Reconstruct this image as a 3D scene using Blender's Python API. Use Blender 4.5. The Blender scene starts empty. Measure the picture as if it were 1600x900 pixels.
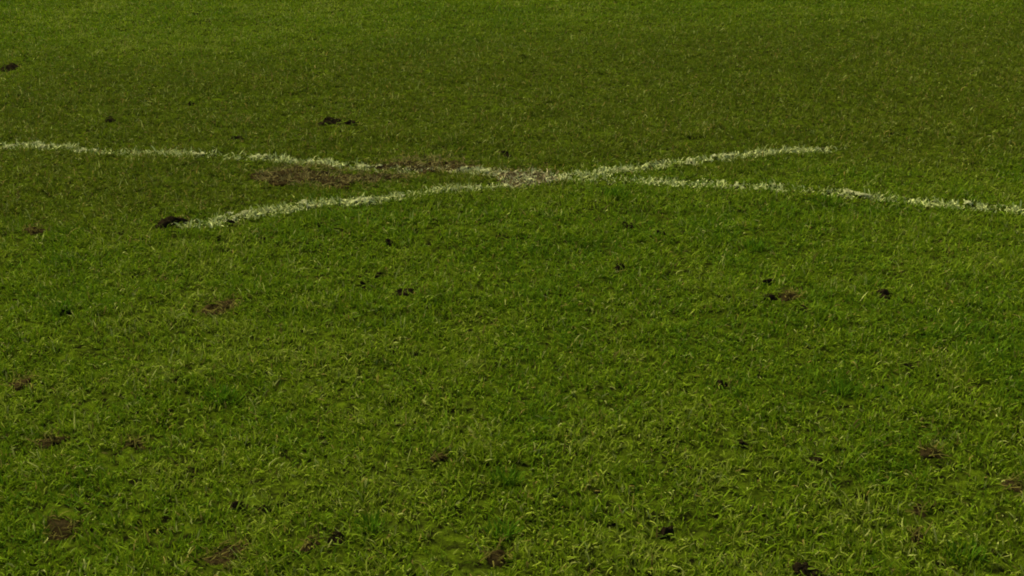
import bpy, math
import numpy as np

# ------------------------------------------------------------------ camera, sky, sun, exposure
scene = bpy.context.scene
COL = scene.collection
CAM_H, FOCAL_PX, PITCH = 1.60, 1900.0, math.radians(22.83)      # pixels of the 1600 wide photograph

cam_data = bpy.data.cameras.new('camera')
cam = bpy.data.objects.new('camera', cam_data)
COL.objects.link(cam)
cam.location = (0, 0, CAM_H)
cam.rotation_euler = (math.radians(90) - PITCH, 0, 0)
cam_data.sensor_fit = 'HORIZONTAL'
cam_data.sensor_width = 36
cam_data.lens = 36 * FOCAL_PX / 1600
cam_data.clip_start, cam_data.clip_end = 0.05, 3000
scene.camera = cam

SUN_ELEV, SUN_AZ = math.radians(48), math.radians(-35)          # azimuth clockwise from +Y: ahead, to the left
world = bpy.data.worlds.new('World')
scene.world = world
world.use_nodes = True
wn = world.node_tree
sky = wn.nodes.new('ShaderNodeTexSky')
sky.sky_type = 'NISHITA'
sky.sun_disc = False
sky.sun_elevation = SUN_ELEV
sky.sun_rotation = SUN_AZ
sky.air_density = 1.0
sky.dust_density = 6.0
wn.links.new(sky.outputs[0], wn.nodes['Background'].inputs[0])
wn.nodes['Background'].inputs[1].default_value = 0.06

sun_data = bpy.data.lights.new('sun', 'SUN')
sun_data.energy = 1.5
sun_data.angle = math.radians(20)
sun_data.color = (1.0, 0.89, 0.64)
sun = bpy.data.objects.new('sun', sun_data)
COL.objects.link(sun)
# the lamp shines along its -Z: tilt it away from straight down towards the sun's azimuth
sun.rotation_euler = (-(math.pi / 2 - SUN_ELEV), 0, -SUN_AZ)
sun.location = (0, 0, 8)

scene.view_settings.view_transform = 'Standard'
scene.view_settings.look = 'None'
scene.view_settings.gamma = 1
scene.view_settings.use_curve_mapping = False
scene.view_settings.exposure = 2.31
scene.cycles.filter_width = 1.9
scene.cycles.max_bounces = 6

# ------------------------------------------------------------------ helpers
rng = np.random.default_rng(11)


def at(px, py):
    """point of the level ground seen at a pixel of the photograph (measured once, at 1600x900)"""
    px, py = np.asarray(px, float), np.asarray(py, float)
    dx, dy = (px - 800) / FOCAL_PX, (450 - py) / FOCAL_PX
    vy = math.cos(PITCH) + dy * math.sin(PITCH)
    vz = -math.sin(PITCH) + dy * math.cos(PITCH)
    t = CAM_H / -vz
    return dx * t, vy * t


def px_per_m(py):
    """horizontal and depth-wise pixels per metre of ground at an image row"""
    x0, y0 = at(800, py)
    x1, _ = at(801, py)
    _, y2 = at(800, py + 1)
    return 1 / (x1 - x0), 1 / (y0 - y2)


def lattice(ix, iy, seed):
    n = (ix.astype(np.int64) * 374761393 + iy.astype(np.int64) * 668265263 + seed * 974634533) & 0xffffffff
    n = ((n ^ (n >> 13)) * 1274126177) & 0xffffffff
    n = ((n ^ (n >> 15)) * 2246822519) & 0xffffffff
    n = n ^ (n >> 14)
    return (n & 0xffffff) / float(0x1000000)


def noise(x, y, scale, seed=0):
    x, y = np.asarray(x, float) * scale + seed * 7.13, np.asarray(y, float) * scale - seed * 3.71
    ix, iy = np.floor(x), np.floor(y)
    fx, fy = x - ix, y - iy
    fx, fy = fx * fx * (3 - 2 * fx), fy * fy * (3 - 2 * fy)
    a, b = lattice(ix, iy, seed), lattice(ix + 1, iy, seed)
    c, d = lattice(ix, iy + 1, seed), lattice(ix + 1, iy + 1, seed)
    return (a + (b - a) * fx) * (1 - fy) + (c + (d - c) * fx) * fy


def fbm(x, y, scale, seed=0, octaves=3):
    s, amp, tot = 0, 1.0, 0
    for k in range(octaves):
        s = s + amp * noise(x, y, scale * 2.03 ** k, seed + k * 17)
        tot += amp
        amp *= 0.5
    return s / tot


def smooth(a, b, v):
    t = np.clip((v - a) / (b - a), 0, 1)
    return t * t * (3 - 2 * t)


def height(x, y):
    """the pitch is not quite level: soft humps and small footprints"""
    fade = np.exp(-(np.abs(x) / 30) ** 2 - (y / 40) ** 2)
    return fade * (0.050 * (fbm(x, y, 0.9, 3) - 0.5) + 0.026 * (fbm(x, y, 5.0, 5) - 0.5) + 0.012 * (noise(x, y, 17, 8) - 0.5))


def tag(o, label=None, cat=None, group=None, kind=None):
    if label: o['label'] = label
    if cat: o['category'] = cat
    if group: o['group'] = group
    if kind: o['kind'] = kind
    return o


def link_mesh(name, co, loops, starts, mat, parent=None, smooth_shade=False, face_col=None):
    me = bpy.data.meshes.new(name)
    me.vertices.add(len(co))
    me.vertices.foreach_set('co', np.ascontiguousarray(co, np.float32).ravel())
    me.loops.add(len(loops))
    me.loops.foreach_set('vertex_index', np.ascontiguousarray(loops, np.int32))
    me.polygons.add(len(starts))
    me.polygons.foreach_set('loop_start', np.ascontiguousarray(starts, np.int32))
    if face_col is not None:
        at_ = me.attributes.new('tint', 'FLOAT_VECTOR', 'FACE')
        at_.data.foreach_set('vector', np.ascontiguousarray(face_col, np.float32).ravel())
    me.update(calc_edges=True)
    me.validate()
    if smooth_shade:
        me.polygons.foreach_set('use_smooth', np.ones(len(starts), bool))
    me.materials.append(mat)
    o = bpy.data.objects.new(name, me)
    COL.objects.link(o)
    if parent is not None:
        o.parent = parent
        o.matrix_parent_inverse = parent.matrix_world.inverted()
    return o


def blades(name, x, y, z, length, width, lean, azim, curl, twist, roll, tint, mat, parent=None, origin=(0, 0, 0)):
    """curved, tapering grass blades: four stations along a bent spine, the last one the tip"""
    n = len(x)
    cut = np.array([0.0, 0.36, 0.70, 1.0])
    p = np.stack([x, y, z], 1) - np.asarray(origin)
    P = [p]
    for k in range(3):
        mid = 0.5 * (cut[k] + cut[k + 1])
        th = lean + curl * mid
        ph = azim + twist * mid
        d = np.stack([np.sin(th) * np.cos(ph), np.sin(th) * np.sin(ph), np.cos(th)], 1)
        P.append(P[-1] + d * (length * (cut[k + 1] - cut[k]))[:, None])
    out = np.empty((n, 7, 3))
    for k, wf in ((0, 0.75), (1, 1.0), (2, 0.72)):
        th = lean + curl * cut[k]
        ph = azim + twist * cut[k]
        side = np.stack([-np.sin(ph), np.cos(ph), np.zeros(n)], 1)
        nrm = np.stack([-np.cos(th) * np.cos(ph), -np.cos(th) * np.sin(ph), np.sin(th)], 1)
        w = (side * np.cos(roll)[:, None] + nrm * np.sin(roll)[:, None]) * (width * wf * 0.5)[:, None]
        out[:, 2 * k] = P[k] - w
        out[:, 2 * k + 1] = P[k] + w
    out[:, 6] = P[3]
    base = (np.arange(n) * 7)[:, None]
    loops = (base + np.array([0, 1, 3, 2, 2, 3, 5, 4, 4, 5, 6])[None]).ravel()
    starts = ((np.arange(n) * 11)[:, None] + np.array([0, 4, 8])[None]).ravel()
    o = link_mesh(name, out.reshape(-1, 3), loops, starts, mat, None, True, np.repeat(tint, 3, 0))
    o.location = origin
    if parent is not None:
        o.parent = parent
        o.location = np.asarray(origin) - np.asarray(parent.location)
    return o


# ------------------------------------------------------------------ materials
def new_mat(name):
    m = bpy.data.materials.new(name)
    m.use_nodes = True
    nt = m.node_tree
    return m, nt, nt.nodes['Principled BSDF'], nt.nodes['Material Output']


def blade_material(name, rough, spec, translucency):
    m, nt, bs, out = new_mat(name)
    a = nt.nodes.new('ShaderNodeAttribute')
    a.attribute_name = 'tint'
    bs.inputs['Roughness'].default_value = rough
    bs.inputs['Specular IOR Level'].default_value = spec
    nt.links.new(a.outputs['Vector'], bs.inputs['Base Color'])
    tr = nt.nodes.new('ShaderNodeBsdfTranslucent')
    nt.links.new(a.outputs['Vector'], tr.inputs['Color'])
    mx = nt.nodes.new('ShaderNodeMixShader')
    mx.inputs[0].default_value = translucency
    nt.links.new(bs.outputs[0], mx.inputs[1])
    nt.links.new(tr.outputs[0], mx.inputs[2])
    nt.links.new(mx.outputs[0], out.inputs['Surface'])
    return m


def soil_material(name, dark, light, scale, rough=0.9, bump=0.6):
    m, nt, bs, out = new_mat(name)
    tc = nt.nodes.new('ShaderNodeNewGeometry')
    nz = nt.nodes.new('ShaderNodeTexNoise')
    nz.inputs['Scale'].default_value = scale
    nz.inputs['Detail'].default_value = 5
    nz.inputs['Roughness'].default_value = 0.65
    nt.links.new(tc.outputs['Position'], nz.inputs['Vector'])
    rp = nt.nodes.new('ShaderNodeValToRGB')
    rp.color_ramp.elements[0].position = 0.36
    rp.color_ramp.elements[0].color = (*dark, 1)
    rp.color_ramp.elements[1].position = 0.68
    rp.color_ramp.elements[1].color = (*light, 1)
    nt.links.new(nz.outputs['Fac'], rp.inputs['Fac'])
    nt.links.new(rp.outputs['Color'], bs.inputs['Base Color'])
    bs.inputs['Roughness'].default_value = rough
    bs.inputs['Specular IOR Level'].default_value = 0.0
    n2 = nt.nodes.new('ShaderNodeTexNoise')
    n2.inputs['Scale'].default_value = scale * 4
    n2.inputs['Detail'].default_value = 4
    nt.links.new(tc.outputs['Position'], n2.inputs['Vector'])
    bp = nt.nodes.new('ShaderNodeBump')
    bp.inputs['Strength'].default_value = bump
    bp.inputs['Distance'].default_value = 0.006
    nt.links.new(n2.outputs['Fac'], bp.inputs['Height'])
    nt.links.new(bp.outputs['Normal'], bs.inputs['Normal'])
    return m


M_GRASS = blade_material('grass_blade', 0.6, 0.008, 0.30)
M_PAINT = blade_material('painted_blade', 0.8, 0.05, 0.12)
M_STRAW = blade_material('dead_blade', 0.8, 0.0, 0.12)
M_THATCH = soil_material('thatch_and_moss', (0.003, 0.003, 0.001), (0.036, 0.056, 0.002), 34)
M_CRUST = soil_material('dried_line_paint', (0.08, 0.085, 0.028), (0.19, 0.21, 0.09), 45)
M_SMEAR = soil_material('mud_smeared_with_paint', (0.006, 0.0048, 0.0015), (0.060, 0.052, 0.020), 55)
M_SOIL_SHADE = soil_material('wet_soil_painted_shade', (0.003, 0.0025, 0.001), (0.012, 0.009, 0.004), 60)  # wet soil, made near-black to paint in the shade of divot holes
M_MUD = soil_material('brown_mud', (0.003, 0.0022, 0.0006), (0.027, 0.0205, 0.0062), 38)

# ------------------------------------------------------------------ ground: one sheet out to the horizon
xs = np.concatenate([-np.geomspace(900, 8.2, 40), np.arange(-8, 8.001, 0.045), np.geomspace(8.2, 900, 40)])
ys = np.concatenate([-np.geomspace(900, 0.6, 40), np.arange(-0.5, 17.001, 0.045), np.geomspace(17.3, 1500, 40)])
GX, GY = np.meshgrid(xs, ys)
co = np.stack([GX, GY, height(GX, GY)], -1).reshape(-1, 3)
nx, ny = len(xs), len(ys)
i = (np.arange(ny - 1)[:, None] * nx + np.arange(nx - 1)[None]).ravel()
loops = np.stack([i, i + 1, i + nx + 1, i + nx], 1).ravel()
tag(link_mesh('ground', co, loops, np.arange(len(i)) * 4, M_THATCH, None, True), 'rough playing field of mossy soil under the turf', None, None, 'structure')

# ------------------------------------------------------------------ bare spots and clods: where they lie
# (px, py, width, height in photo pixels, style, label)
SPOTS = [
    (267, 357, 44, 26, 'clod', 'largest black lump of kicked-up turf, at the worn lower end of a white line'),
    (361, 354, 15, 13, 'clod', 'small round black lump of soil sitting in the lower end of a white line'),
    (190, 370, 16, 9, 'clod', 'thin black crumb of soil lying left of the largest kicked-up lump'),
    (343, 376, 10, 9, 'clod', 'small soil crumb just below the worn lower end of a white line'),
    (515, 196, 36, 14, 'clod', 'wide black divot in the far turf, larger of a close pair above the lines'),
    (547, 196, 22, 11, 'clod', 'smaller black divot beside the wide one in the far turf'),
    (172, 190, 20, 9, 'clod', 'flat dark divot in the dull turf above the left stretch of line'),
    (299, 164, 13, 9, 'clod', 'tiny black crumb farthest up the left turf above the line'),
    (370, 220, 24, 10, 'clod', 'dark comma-shaped scrape close above the left stretch of line'),
    (56, 368, 40, 13, 'bare', 'small reddish-brown bare spot at the left edge, level with the lower line end'),
    (566, 446, 16, 15, 'clod', 'black pitted soil lump in the lit turf, darkest of the three below the lines'),
    (592, 428, 16, 9, 'clod', 'slanting dark crumb just above the black pitted lump'),
    (632, 457, 30, 13, 'clod', 'low dark scrape to the right of the black pitted lump'),
    (608, 382, 16, 13, 'clod', 'soft dark hollow in the turf a little below the long rising line'),
    (411, 381, 13, 10, 'clod', 'dark crumb under the lower part of the rising line'),
    (500, 356, 10, 8, 'clod', 'tiny dark crumb close below the rising line'),
    (981, 357, 18, 11, 'clod', 'dark crumb below the right-hand pair of lines, upper one of two'),
    (1031, 368, 18, 10, 'clod', 'flat dark crumb right of another one, below where the lines part'),
    (967, 426, 22, 13, 'clod', 'dark crumb in the middle turf, well below the crossing of the lines'),
    (1197, 446, 18, 10, 'clod', 'oval black crumb in the right turf, above a small brown spot'),
    (1200, 471, 22, 9, 'clod', 'narrow dark slit in the turf left of a small brown spot'),
    (1256, 489, 18, 10, 'clod', 'dark crumb at the lower rim of a small brown spot'),
    (1232, 468, 44, 20, 'bare', 'faint brown thin spot in the right turf among three dark crumbs'),
    (1125, 603, 22, 15, 'clod', 'dark lump with a pale top right of centre, in open turf'),
    (1417, 578, 22, 13, 'clod', 'dark crumb in the thin turf halfway down the right side'),
    (1381, 467, 28, 14, 'clod', 'soft dark scrape in the right turf below the end of the line'),
    (342, 482, 60, 26, 'bare', 'brownish thin spot in the left turf between the line and the tufts'),
    (104, 496, 18, 15, 'clod', 'dark soil crumb in the left turf beside a deep green tuft'),
    (33, 604, 50, 20, 'bare', 'dark brown bare spot at the left edge halfway down'),
    (278, 598, 11, 12, 'clod', 'small black crumb in the left turf above a brown scrape'),
    (80, 691, 50, 16, 'bare', 'long dark brown scrape in the near left turf'),
    (212, 692, 34, 15, 'bare', 'small brown scrape right of the long dark one'),
    (96, 828, 76, 26, 'bare', 'reddish dead spot in the near turf at the lower left corner'),
    (350, 868, 74, 32, 'bare', 'largest brown bare spot along the bottom edge, with yellow stalks'),
    (374, 790, 26, 18, 'clod', 'black gap with soil in the near turf, larger of two side by side'),
    (415, 794, 20, 14, 'clod', 'smaller black gap with soil beside a larger one in near turf'),
    (527, 846, 34, 17, 'clod', 'black soil lump right of a small brown spot near the bottom edge'),
    (484, 857, 36, 18, 'bare', 'small brown spot between the largest bare spot and a black lump'),
    (687, 716, 28, 20, 'bare', 'brown-black hollow in the near turf left of centre'),
    (640, 730, 16, 12, 'clod', 'dark crumb left of a brown-black hollow in the near turf'),
    (777, 868, 46, 20, 'bare', 'brown spot with dark crumbs at the middle of the bottom edge'),
    (1040, 822, 26, 26, 'clod', 'ragged black gap in yellowish near turf right of centre'),
    (948, 742, 16, 13, 'clod', 'small dark crumb in the near turf above the ragged black gap'),
    (1160, 694, 20, 14, 'clod', 'dark crumb among pale blades, left of a wider dark gap'),
    (1271, 718, 34, 16, 'clod', 'wide dark gap in the near right turf'),
    (1455, 709, 40, 18, 'bare', 'brown worn spot in the near right turf'),
    (1592, 760, 44, 26, 'bare', 'reddish-brown spot cut by the right edge'),
    (1437, 790, 28, 24, 'bare', 'upper of two brown spots close together in the near right turf'),
    (1434, 833, 26, 18, 'bare', 'lower of two brown spots close together in the near right turf'),
    (1388, 759, 16, 13, 'clod', 'small black crumb left of two brown spots in near right turf'),
    (1260, 884, 50, 20, 'clod', 'dark broken gap in the turf at the bottom edge, right of centre'),
    (14, 107, 36, 8, 'clod', 'long dark scrape in the far turf, cut by the left edge'),
    (1197, 79, 8, 6, 'clod', 'tiny black speck alone in the far right turf'),
    (818, 92, 12, 7, 'clod', 'tiny dark speck in the far turf right above the crossing'),
    (790, 243, 22, 14, 'clod', 'brownish dark lump just above the muddy crossing of the lines'),
]
# muddy wear around the crossing: (outline pixels, label)
WEAR = [       # outline, label, how much of the turf is gone
    ([(412, 276), (450, 266), (500, 268), (560, 273), (625, 274), (650, 280), (610, 287), (560, 290), (510, 297), (450, 296), (408, 287)],
     'long brown muddy strip worn between the two lines left of their crossing', 0.52),
    ([(598, 261), (640, 253), (690, 251), (728, 255), (738, 266), (700, 272), (650, 266), (620, 266)],
     'short brown muddy strip along the upper side of the falling line', 0.38),
    ([(772, 277), (800, 271), (835, 270), (862, 276), (872, 285), (850, 293), (805, 296), (780, 289)],
     'scuffed muddy spot smeared with paint where the two lines cross', 0.08),
]


def ellipse_field(x, y, s):
    """1 at the centre of a spot, 0 on its ragged rim"""
    dx, dy = x - s['x'], y - s['y']
    a = np.arctan2(dy / s['ry'], dx / s['rx'])
    r = np.hypot(dx / s['rx'], dy / s['ry'])
    rim = 1 + 0.30 * np.sin(2 * a + s['k']) + 0.18 * np.sin(3 * a + 2.1 * s['k']) + 0.12 * np.sin(7 * a + s['k'] * 3.3)
    return 1 - r / rim


spots = []
for k, (px, py, w, h, style, label) in enumerate(SPOTS):
    x, y = at(px, py)
    sx, sy = px_per_m(py)
    s = dict(x=float(x), y=float(y), k=k * 1.7, style=style, label=label)
    s['rx'] = (0.48 if style == 'clod' else 0.42) * w / sx
    if style == 'clod':
        s['ry'] = float(np.clip(0.5 * h / sy, 0.35 * s['rx'], 1.1 * s['rx']))
        s['h'] = float(np.clip(0.57 * h / sx, 0.006, 0.028))
    else:
        s['ry'] = float(np.clip(0.42 * h / sy + 0.006, 0.35 * s['rx'], 1.2 * s['rx']))
        s['h'] = 0.007
    spots.append(s)

wears = []
for pts, label, loss in WEAR:
    X, Y = at([p[0] for p in pts], [p[1] for p in pts])
    wears.append(dict(poly=np.stack([X, Y], 1), label=label, loss=loss, rag=0.05 if 'paint' in label else 0.26))


def poly_signed(x, y, poly):
    """signed distance to a polygon, positive inside"""
    inside = np.zeros(x.shape, bool)
    d = np.full(x.shape, 1e9)
    n = len(poly)
    for i in range(n):
        (ax, ay), (bx, by) = poly[i], poly[(i + 1) % n]
        cond = ((ay > y) != (by > y))
        xi = ax + (y - ay) * (bx - ax) / (by - ay + 1e-12)
        inside ^= cond & (x < xi)
        ex, ey = bx - ax, by - ay
        t = np.clip(((x - ax) * ex + (y - ay) * ey) / (ex * ex + ey * ey), 0, 1)
        d = np.minimum(d, np.hypot(x - ax - t * ex, y - ay - t * ey))
    return np.where(inside, d, -d)


# ------------------------------------------------------------------ the two painted lines, as measured on the ground
LINE_FALL = [(-420, 190), (-150, 212), (0, 226), (150, 237), (330, 246), (480, 257), (600, 266), (720, 271), (800, 279), (870, 285), (1000, 289), (1100, 293),
             (1220, 298), (1400, 313), (1500, 323), (1600, 332), (1900, 362)]
LINE_RISE = [(276, 362), (350, 350), (430, 336), (500, 326), (600, 317), (700, 305), (800, 295), (860, 286), (950, 275), (1050, 262),
             (1150, 248), (1230, 238), (1310, 229), (1400, 219)]
# paint left along each line: (photo x, coverage)
WORN_FALL = [(-420, .7), (0, .95), (150, .9), (165, .55), (260, .75), (330, .7), (345, .45), (380, .75), (560, 1), (600, 1), (640, .95), (690, 1.1), (740, 1), (770, .8), (800, .85), (860, .95),
             (880, .7), (930, .55), (970, .55), (1010, .65), (1050, .8), (1075, .5), (1120, .7), (1150, .95), (1220, 1.0), (1232, .25), (1275, .2), (1290, .7), (1380, .75), (1400, .35), (1415, .8), (1520, .85), (1560, .9), (1600, .6), (1900, .5)]
WORN_RISE = [(292, .7), (320, .8), (360, .95), (480, 1), (620, .85), (650, .45), (700, .6), (790, .75), (860, .95), (880, .5), (905, .85), (925, .6), (950, .95), (1030, 1.0), (1050, .75), (1080, .95), (1120, .7), (1150, .85), (1225, .95), (1260, .75), (1292, .85), (1303, .25), (1318, .08), (1335, 0), (1400, 0)]
HALF = 0.047


def line_coords(x, y, pix, worn):
    """distance from the centre line and the paint left beside a point"""
    X, Y = at([p[0] for p in pix], [p[1] for p in pix])
    wp = np.interp([p[0] for p in pix], [w[0] for w in worn], [w[1] for w in worn])
    dist = np.full(x.shape, 1e9)
    U = np.zeros(x.shape)
    for i in range(len(X) - 1):
        ex, ey = X[i + 1] - X[i], Y[i + 1] - Y[i]
        t = np.clip(((x - X[i]) * ex + (y - Y[i]) * ey) / (ex * ex + ey * ey), 0, 1)
        d = np.hypot(x - X[i] - t * ex, y - Y[i] - t * ey)
        u = pix[i][0] + t * (pix[i + 1][0] - pix[i][0])
        # past the two ends there is no line
        if i == 0: d = np.where((t <= 0) & (d > 0.02), 1e8, d)
        if i == len(X) - 2: d = np.where((t >= 1) & (d > 0.02), 1e8, d)
        near = d < dist
        dist = np.where(near, d, dist)
        U = np.where(near, u, U)
    return dist, np.interp(U, [w[0] for w in worn], [w[1] for w in worn]), U


# ------------------------------------------------------------------ grass roots
def scatter():
    pts = []
    y = 1.1
    while y < 17:
        step = 0.25
        half = 0.47 * (y + step) + 1.5
        d = y + step / 2
        dens = 28000 * min(1, (3.6 / d)) ** 1.25
        n = int(dens * 2 * half * step)
        pts.append(np.stack([rng.uniform(-half, half, n), rng.uniform(y, y + step, n)], 1))
        y += step
    return np.concatenate(pts)


R = scatter()
# blades grow in tillers: pull most roots a little towards a shared spot
cell = 0.016
cx, cy = np.floor(R[:, 0] / cell), np.floor(R[:, 1] / cell)
tx, ty = (cx + lattice(cx, cy, 31)) * cell, (cy + lattice(cx, cy, 32)) * cell
pull = rng.uniform(0.0, 0.75, len(R))
R[:, 0] += (tx - R[:, 0]) * pull
R[:, 1] += (ty - R[:, 1]) * pull
X, Y = R[:, 0], R[:, 1]

clump = fbm(X, Y, 9.0, 41)                    # hand-sized clumps
thin = fbm(X, Y, 22.0, 43, 2)                 # finger-sized gaps
keep = rng.random(len(X)) < np.clip(0.22 + 2.0 * (thin - 0.26) + 0.9 * (clump - 0.4), 0.05, 1)
short = np.ones(len(X))                       # trodden or torn turf is shorter
soilness = np.zeros(len(X))
for s in spots:
    m = (np.abs(X - s['x']) < 3 * s['rx'] + 0.08) & (np.abs(Y - s['y']) < 3 * s['ry'] + 0.10)
    idx = np.nonzero(m)[0]
    f = ellipse_field(X[idx], Y[idx], s)
    if s['style'] == 'clod':
        keep[idx] &= ~(f > 0.06)
    else:
        keep[idx] &= ~((f > 0.0) & (rng.random(len(idx)) < 0.45))
    # the blades just in front are torn short as well
    ff = ellipse_field(X[idx], Y[idx] + 0.035, s)
    q = np.maximum(f, ff)
    short[idx] = np.minimum(short[idx], 1 - 0.62 * smooth(-0.25, 0.3, q))
    soilness[idx] = np.maximum(soilness[idx], smooth(-0.5, 0.2, f))
for k, w in enumerate(wears):
    sd = poly_signed(X, Y, w['poly']) + w['rag'] * (fbm(X, Y, 15, 51) - 0.5)
    on_line = line_coords(X, Y, LINE_FALL, WORN_FALL)[0] < HALF * 1.1     # paint has held the turf together here
    keep &= ~((sd > 0) & (rng.random(len(X)) < np.where(on_line, 0.1, w['loss'])))
    short = np.minimum(short, 1 - (0.15 if k == 2 else 0.38) * smooth(-0.09, 0.02, sd))
    soilness = np.maximum(soilness, 0.6 * smooth(-0.12, 0.02, sd))
R, clump, thin, short, soilness = R[keep], clump[keep], thin[keep], short[keep], soilness[keep]
X, Y = R[:, 0], R[:, 1]
N = len(X)
Z = height(X, Y) - 0.002
D = np.hypot(X, Y)

# ------------------------------------------------------------------ blade form
tall = fbm(X, Y, 3.2, 61)
length = rng.gamma(8, 1 / 8, N) * 0.0240 * (0.62 + 0.5 * clump + 0.35 * tall) * short
length = np.clip(length, 0.008, 0.085)
width = rng.uniform(0.0024, 0.0046, N) * (1 + 0.055 * np.clip(D - 3, 0, 12))
lean = np.abs(rng.normal(0.42, 0.34, N))
gust = 2 * math.pi * fbm(X, Y, 2.6, 71, 2) * 2
azim = np.where(rng.random(N) < 0.15, gust + rng.normal(0, 0.7, N), rng.uniform(0, 2 * math.pi, N))
curl = rng.normal(0.85, 0.85, N)
low = rng.random(N) < 0.20
lean = np.where(low, rng.uniform(0.9, 1.45, N), lean)
curl = np.where(low, rng.normal(0.15, 0.35, N), curl)
length = np.where(low, length * 0.9, length)
twist = rng.normal(0, 1.1, N)
roll = rng.normal(0, 0.7, N)

# ------------------------------------------------------------------ blade colour: a mixture of grasses, with glints painted as pale blades
GREENS = np.array([[0.036, 0.080, 0.0030], [0.060, 0.107, 0.0028], [0.087, 0.131, 0.0032], [0.136, 0.166, 0.0190]])
zone = fbm(X, Y, 1.1, 81)                     # metre-sized drifts of another grass
small = fbm(X, Y, 6.5, 83)
rx_, ry_ = at([-300, 0, 292, 860, 1310, 1700], [385, 372, 358, 290, 262, 268])
ahead = Y - np.interp(X, rx_, ry_)             # how far beyond the rising line
worn_side = smooth(-0.25, 0.35, ahead + 0.5 * (small - 0.5)) * (1 - smooth(7.0, 9.2, Y - 0.25 * X + 1.2 * (zone - .5)))     # trodden, duller turf beyond the lines
v = 1.50 + 1.2 * (zone - 0.5) + 2.0 * (small - 0.5) + rng.normal(0, 0.62, N) - 0.30 * worn_side
v = np.clip(v, 0, 2.999)
i0 = v.astype(int)
fr = (v - i0)[:, None]
tint = GREENS[i0] * (1 - fr) + GREENS[i0 + 1] * fr
dull = (0.90 * worn_side * rng.uniform(0.3, 1, N))[:, None]
tint = tint * (1 - dull) + np.array([0.048, 0.0555, 0.0040]) * dull
dry = rng.random(N) < (0.025 + 0.45 * soilness + 0.04 * worn_side)
tint[dry] = np.array([0.125, 0.105, 0.020]) * rng.uniform(0.55, 1.25, dry.sum())[:, None]
pale = rng.random(N) < 0.05  # pale tint painted on scattered blades in place of glints
tint[pale] = np.array([0.165, 0.190, 0.040]) * rng.uniform(0.7, 1.2, pale.sum())[:, None]
tint *= rng.uniform(0.78, 1.24, N)[:, None]

# ------------------------------------------------------------------ which blades carry paint
jit = 0.030 * (fbm(X, Y, 20, 91) - 0.5)
dA, covA, uA = line_coords(X, Y, LINE_FALL, WORN_FALL)
dB, covB, uB = line_coords(X, Y, LINE_RISE, WORN_RISE)
patchy = fbm(X, Y, 26, 93, 2)
def painted(d, cov):
    edge = 1 - smooth(HALF * 0.72, HALF * 1.18, d + jit)
    return edge * np.clip(cov * 1.25 - 1.5 * np.clip(0.50 - patchy, 0, 1), 0, 1)
pA, pB = painted(dA, covA), painted(dB, covB)
r_ = rng.random(N)
smear = 0.75 * smooth(-0.01, 0.02, poly_signed(X, Y, wears[2]['poly']))          # paint trodden about at the crossing
length = np.where(smear > 0.3, np.maximum(length, 0.020), length)
pA = np.maximum(pA, np.where(uA < 960, smear, 0))
isB = (pB > pA) & (r_ < pB)
isA = ~isB & (r_ < pA)
PAINT = np.array([0.33, 0.365, 0.115])
muddy = soilness[:, None]
for flag, p in ((isA, pA), (isB, pB)):
    k = np.clip(rng.normal(0.78, 0.22, N), 0.2, 1)[:, None]
    target = PAINT * (1 - 0.75 * muddy) + np.array([0.42, 0.395, 0.20]) * 0.75 * muddy
    tint = np.where(flag[:, None], tint * (1 - k) + target * k, tint)
onl = isA | isB
# the marker's wheel lays painted blades over and cakes them together
length = np.where(onl, length * 0.85, length)
width = np.where(onl, width * 1.35, width)
lean = np.where(onl, lean + 0.15, lean)


def empty(name, loc):
    e = bpy.data.objects.new(name, None)
    e.empty_display_size = 0.05
    COL.objects.link(e)
    e.location = loc
    return e


def grow(name, m, mat, parent=None):
    return blades(name, X[m], Y[m], Z[m], length[m], width[m], lean[m], azim[m], curl[m], twist[m], roll[m], tint[m], mat, parent,
                  (0, 0, 0) if parent is None else tuple(parent.location))


def crust(name, pix, worn, parent, lo, hi, seed):
    """dried paint caked over flattened grass: thin ragged lumps along the line"""
    st = 0.006
    xs_, ys_ = at([lo, hi], [np.interp(lo, *zip(*pix)), np.interp(hi, *zip(*pix))])
    gx, gy = np.meshgrid(np.arange(xs_.min() - .1, xs_.max() + .1, st), np.arange(ys_.min() - .1, ys_.max() + .1, st))
    d, cov, u = line_coords(gx, gy, pix, worn)
    f = fbm(gx, gy, 24, seed, 3) + 0.20 * (cov - 0.9) - 0.10 * (d / HALF) ** 2
    f = np.where((d < HALF * 1.1) & (cov > 0.6), f - 0.615, -1)
    z = height(gx, gy) + 0.003 + 0.009 * smooth(0, 0.05, f) * (0.5 + fbm(gx, gy, 70, seed + 3, 2))
    ins = f > 0
    q = ins[:-1, :-1] & ins[1:, :-1] & ins[:-1, 1:] & ins[1:, 1:]
    ii, jj = np.nonzero(q)
    w_ = gx.shape[1]
    v0 = ii * w_ + jj
    quads = np.stack([v0, v0 + 1, v0 + w_ + 1, v0 + w_], 1)
    used, inv = np.unique(quads, return_inverse=True)
    cc = np.stack([gx, gy, z], -1).reshape(-1, 3)[used] - np.asarray(parent.location)
    o = link_mesh(name, cc, inv.ravel(), np.arange(len(quads)) * 4, M_CRUST, None, True)
    o.parent = parent
    return o


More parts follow.
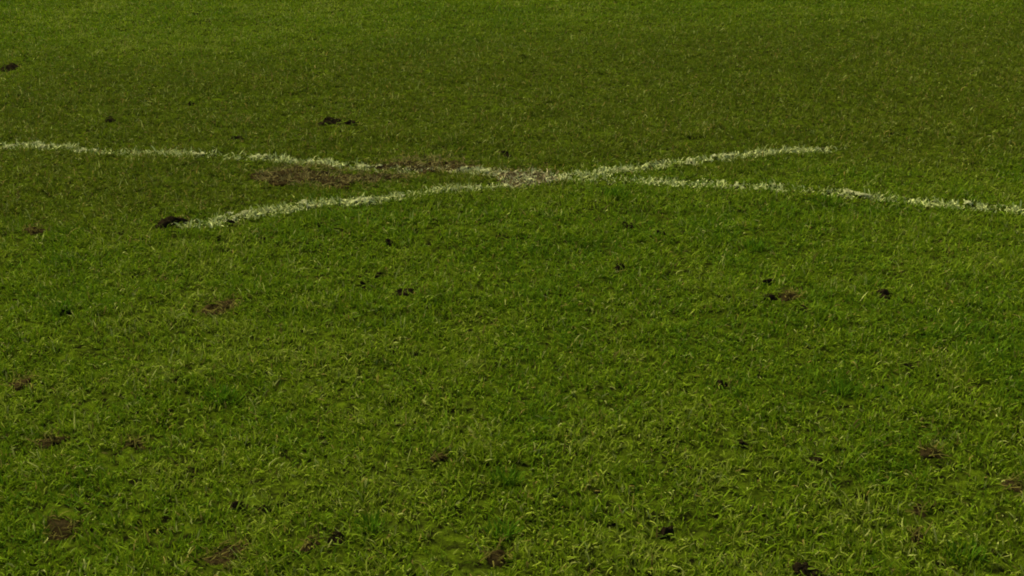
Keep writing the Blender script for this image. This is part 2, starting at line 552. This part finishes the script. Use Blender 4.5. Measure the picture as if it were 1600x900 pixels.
tag(grow('grass', ~onl, M_GRASS), 'short uneven mixed green turf covering the whole pitch', 'grass', None, 'stuff')
for flag, pix, worn, label, seed in (
        (isA, LINE_FALL, WORN_FALL, 'long worn white line falling from the left edge to the right edge', 121),
        (isB, LINE_RISE, WORN_RISE, 'shorter white line rising to the right, both ends fading into the turf', 131)):
    lx, ly = at(830, 284)
    e = empty('pitch_line', (float(lx), float(ly), 0))
    tag(e, label, 'pitch line', 'painted lines on the pitch')
    grow('painted_grass', flag, M_PAINT, e)
    crust('paint_stripe', pix, worn, e, max(pix[0][0], -200), min(pix[-1][0], 1700), seed)

# ------------------------------------------------------------------ soil clods and bare spots
def straw(name, x0, y0, rx, ry, n, parent, seed, tintbase, origin, poly=None, lift=0.004):
    g = np.random.default_rng(seed)
    if poly is None:
        a, r = g.uniform(0, 2 * math.pi, n), np.sqrt(g.random(n)) * 1.12
        x, y = x0 + r * rx * np.cos(a), y0 + r * ry * np.sin(a)
    else:
        lo, hi = poly.min(0) - 0.02, poly.max(0) + 0.02
        x, y = g.uniform(lo[0], hi[0], n), g.uniform(lo[1], hi[1], n)
        ok = poly_signed(x, y, poly) > -0.025
        x, y = x[ok], y[ok]
    n = len(x)
    t = np.array(tintbase) * g.uniform(0.45, 1.3, n)[:, None]
    return blades(name, x, y, height(x, y) + lift, g.uniform(0.018, 0.048, n), g.uniform(0.0022, 0.0040, n),
                  np.clip(g.normal(1.15, 0.3, n), 0.2, 1.5), g.uniform(0, 2 * math.pi, n), g.normal(0.35, 0.4, n), g.normal(0, 0.8, n),
                  g.normal(0, 0.4, n), t, M_STRAW, parent, origin)


def lump(name, s, mat, parent):
    """a ragged lump or spot of soil: rings out from the middle, crumbly on top, edge below the turf"""
    nr, na = 12, 40
    rr = np.linspace(0, 1, nr + 1)[1:]
    aa = np.linspace(0, 2 * math.pi, na, endpoint=False)
    A, Rr = np.meshgrid(aa, rr)
    rim = 1 + 0.30 * np.sin(2 * A + s['k']) + 0.18 * np.sin(3 * A + 2.1 * s['k']) + 0.12 * np.sin(7 * A + s['k'] * 3.3)
    x = s['rx'] * Rr * rim * np.cos(A)
    y = s['ry'] * Rr * rim * np.sin(A)
    gx, gy = x + s['x'], y + s['y']
    sc = 1.3 / max(s['rx'], 0.012)
    crumb = fbm(gx, gy, sc, 101 + int(s['k'] * 10), 4)
    z = height(gx, gy) + s['h'] * (1 - Rr ** 2) ** 0.55 * np.clip(2.6 * (crumb - 0.30), 0.05, 1.35) - 0.008 * Rr ** 6 + 0.002
    mid = np.array([[s['x'], s['y'], float(z[0].mean())]])
    co = np.concatenate([mid, np.stack([gx, gy, z], -1).reshape(-1, 3)])
    o = np.asarray(parent.location)
    faces, starts = [], []
    for j in range(na):
        starts.append(len(faces))
        faces += [0, 1 + j, 1 + (j + 1) % na]
    for i in range(nr - 1):
        for j in range(na):
            a, b = 1 + i * na + j, 1 + i * na + (j + 1) % na
            starts.append(len(faces))
            faces += [a, a + na, b + na, b]
    ob = link_mesh(name, co - o, faces, starts, mat, None, False)
    ob.parent = parent
    return ob


for k, s in enumerate(spots):
    o = (s['x'], s['y'], float(height(np.array(s['x']), np.array(s['y']))))
    if s['style'] == 'clod':
        e = tag(empty('soil_clod', o), s['label'], 'soil clod', 'dark soil clods and divots in the turf')
        lump('soil', s, M_SOIL_SHADE, e)
        straw('grass_fringe', s['x'], s['y'], s['rx'] * 1.35, s['ry'] * 1.35, int(18 + 260 * s['rx']), e, 500 + k, (0.062, 0.095, 0.006), o, lift=0.006)
    else:
        e = tag(empty('bare_spot', o), s['label'], 'bare spot', 'brown bare spots in the turf')
        lump('soil', s, M_MUD, e)
        straw('dead_grass', s['x'], s['y'], s['rx'], s['ry'], int(4500 * s['rx'] * s['ry'] * 3.14) + 10, e, 500 + k, (0.060, 0.057, 0.010), o, lift=0.008)

for k, w in enumerate(wears):
    poly = w['poly']
    lo, hi = poly.min(0) - 0.05, poly.max(0) + 0.05
    st = 0.009
    gx, gy = np.meshgrid(np.arange(lo[0], hi[0], st), np.arange(lo[1], hi[1], st))
    sd = poly_signed(gx, gy, poly) + w['rag'] * (fbm(gx, gy, 15, 51) - 0.5)
    z = height(gx, gy) + 0.002 + 0.006 * smooth(0, 0.04, sd) * np.clip(2.4 * (fbm(gx, gy, 30, 111, 4) - 0.30), 0, 1.4) - 0.012 * smooth(0.0, -0.02, sd)
    ins = sd > -0.012
    ny, nx = gx.shape
    q = ins[:-1, :-1] & ins[1:, :-1] & ins[:-1, 1:] & ins[1:, 1:]
    ii, jj = np.nonzero(q)
    v0 = ii * nx + jj
    quads = np.stack([v0, v0 + 1, v0 + nx + 1, v0 + nx], 1)
    used, inv = np.unique(quads, return_inverse=True)
    o = np.array([poly[:, 0].mean(), poly[:, 1].mean(), 0.0])
    co = np.stack([gx, gy, z], -1).reshape(-1, 3)[used] - o
    e = tag(empty('mud_patch', o), w['label'], 'mud patch', 'muddy wear along the pitch lines')
    link_mesh('soil', co, inv.ravel(), np.arange(len(quads)) * 4, M_SMEAR if k == 2 else M_MUD, None, True).parent = e
    area = (hi - lo).prod()
    straw('dead_grass', 0, 0, 0, 0, int((3400, 3400, 500)[k] * area), e, 900 + k, (0.085, 0.077, 0.022) if k < 2 else (0.22, 0.185, 0.085), o, poly=poly, lift=0.010)

# ------------------------------------------------------------------ coarse dark tufts standing out of the turf
TUFTS = [
    (348, 614, 40, 'deep green upright tuft in the left turf beyond the brown scrapes'),
    (92, 488, 34, 'deep green tuft at the left beside a soil crumb'),
    (1316, 606, 40, 'dark coarse tuft in the middle of the right turf'),
    (786, 822, 36, 'dark blue-green tuft near the bottom edge left of centre'),
    (1512, 856, 44, 'dark coarse tuft near the lower right corner'),
    (960, 310, 30, 'dark upright tuft just below where the lines part'),
    (1292, 312, 34, 'dark tuft beside the gap in the right stretch of line'),
    (1180, 384, 26, 'small deep green tuft in the turf below the right stretch of line'),
    (792, 742, 34, 'dark tuft at the centre of the near turf'),
    (578, 818, 34, 'deep green tuft above a black soil lump near the bottom edge'),
]
for k, (px, py, w, label) in enumerate(TUFTS):
    g = np.random.default_rng(1300 + k)
    x0, y0 = (float(c) for c in at(px, py + 6))
    sx, _ = px_per_m(py)
    r = 0.68 * w / sx
    n = int(30 + 1100 * r)
    a, q = g.uniform(0, 2 * math.pi, n), g.random(n) ** 0.7
    x, y = x0 + r * q * np.cos(a), y0 + 0.75 * r * q * np.sin(a)
    o = np.array([x0, y0, float(height(np.array(x0), np.array(y0)))])
    t = np.array([0.040, 0.088, 0.003]) * g.uniform(0.6, 1.5, n)[:, None]
    ob = blades('grass_tuft', x, y, height(x, y) - 0.002, g.uniform(0.024, 0.046, n), g.uniform(0.0028, 0.0050, n), np.abs(g.normal(0.22, 0.22, n)),
                a + g.normal(0, 0.6, n), g.normal(0.5, 0.4, n), g.normal(0, 0.6, n), g.normal(0, 0.5, n), t, M_GRASS, None, o)
    tag(ob, label, 'grass tuft', 'dark coarse tufts in the turf')
print('blades', N, 'painted', int(onl.sum()))
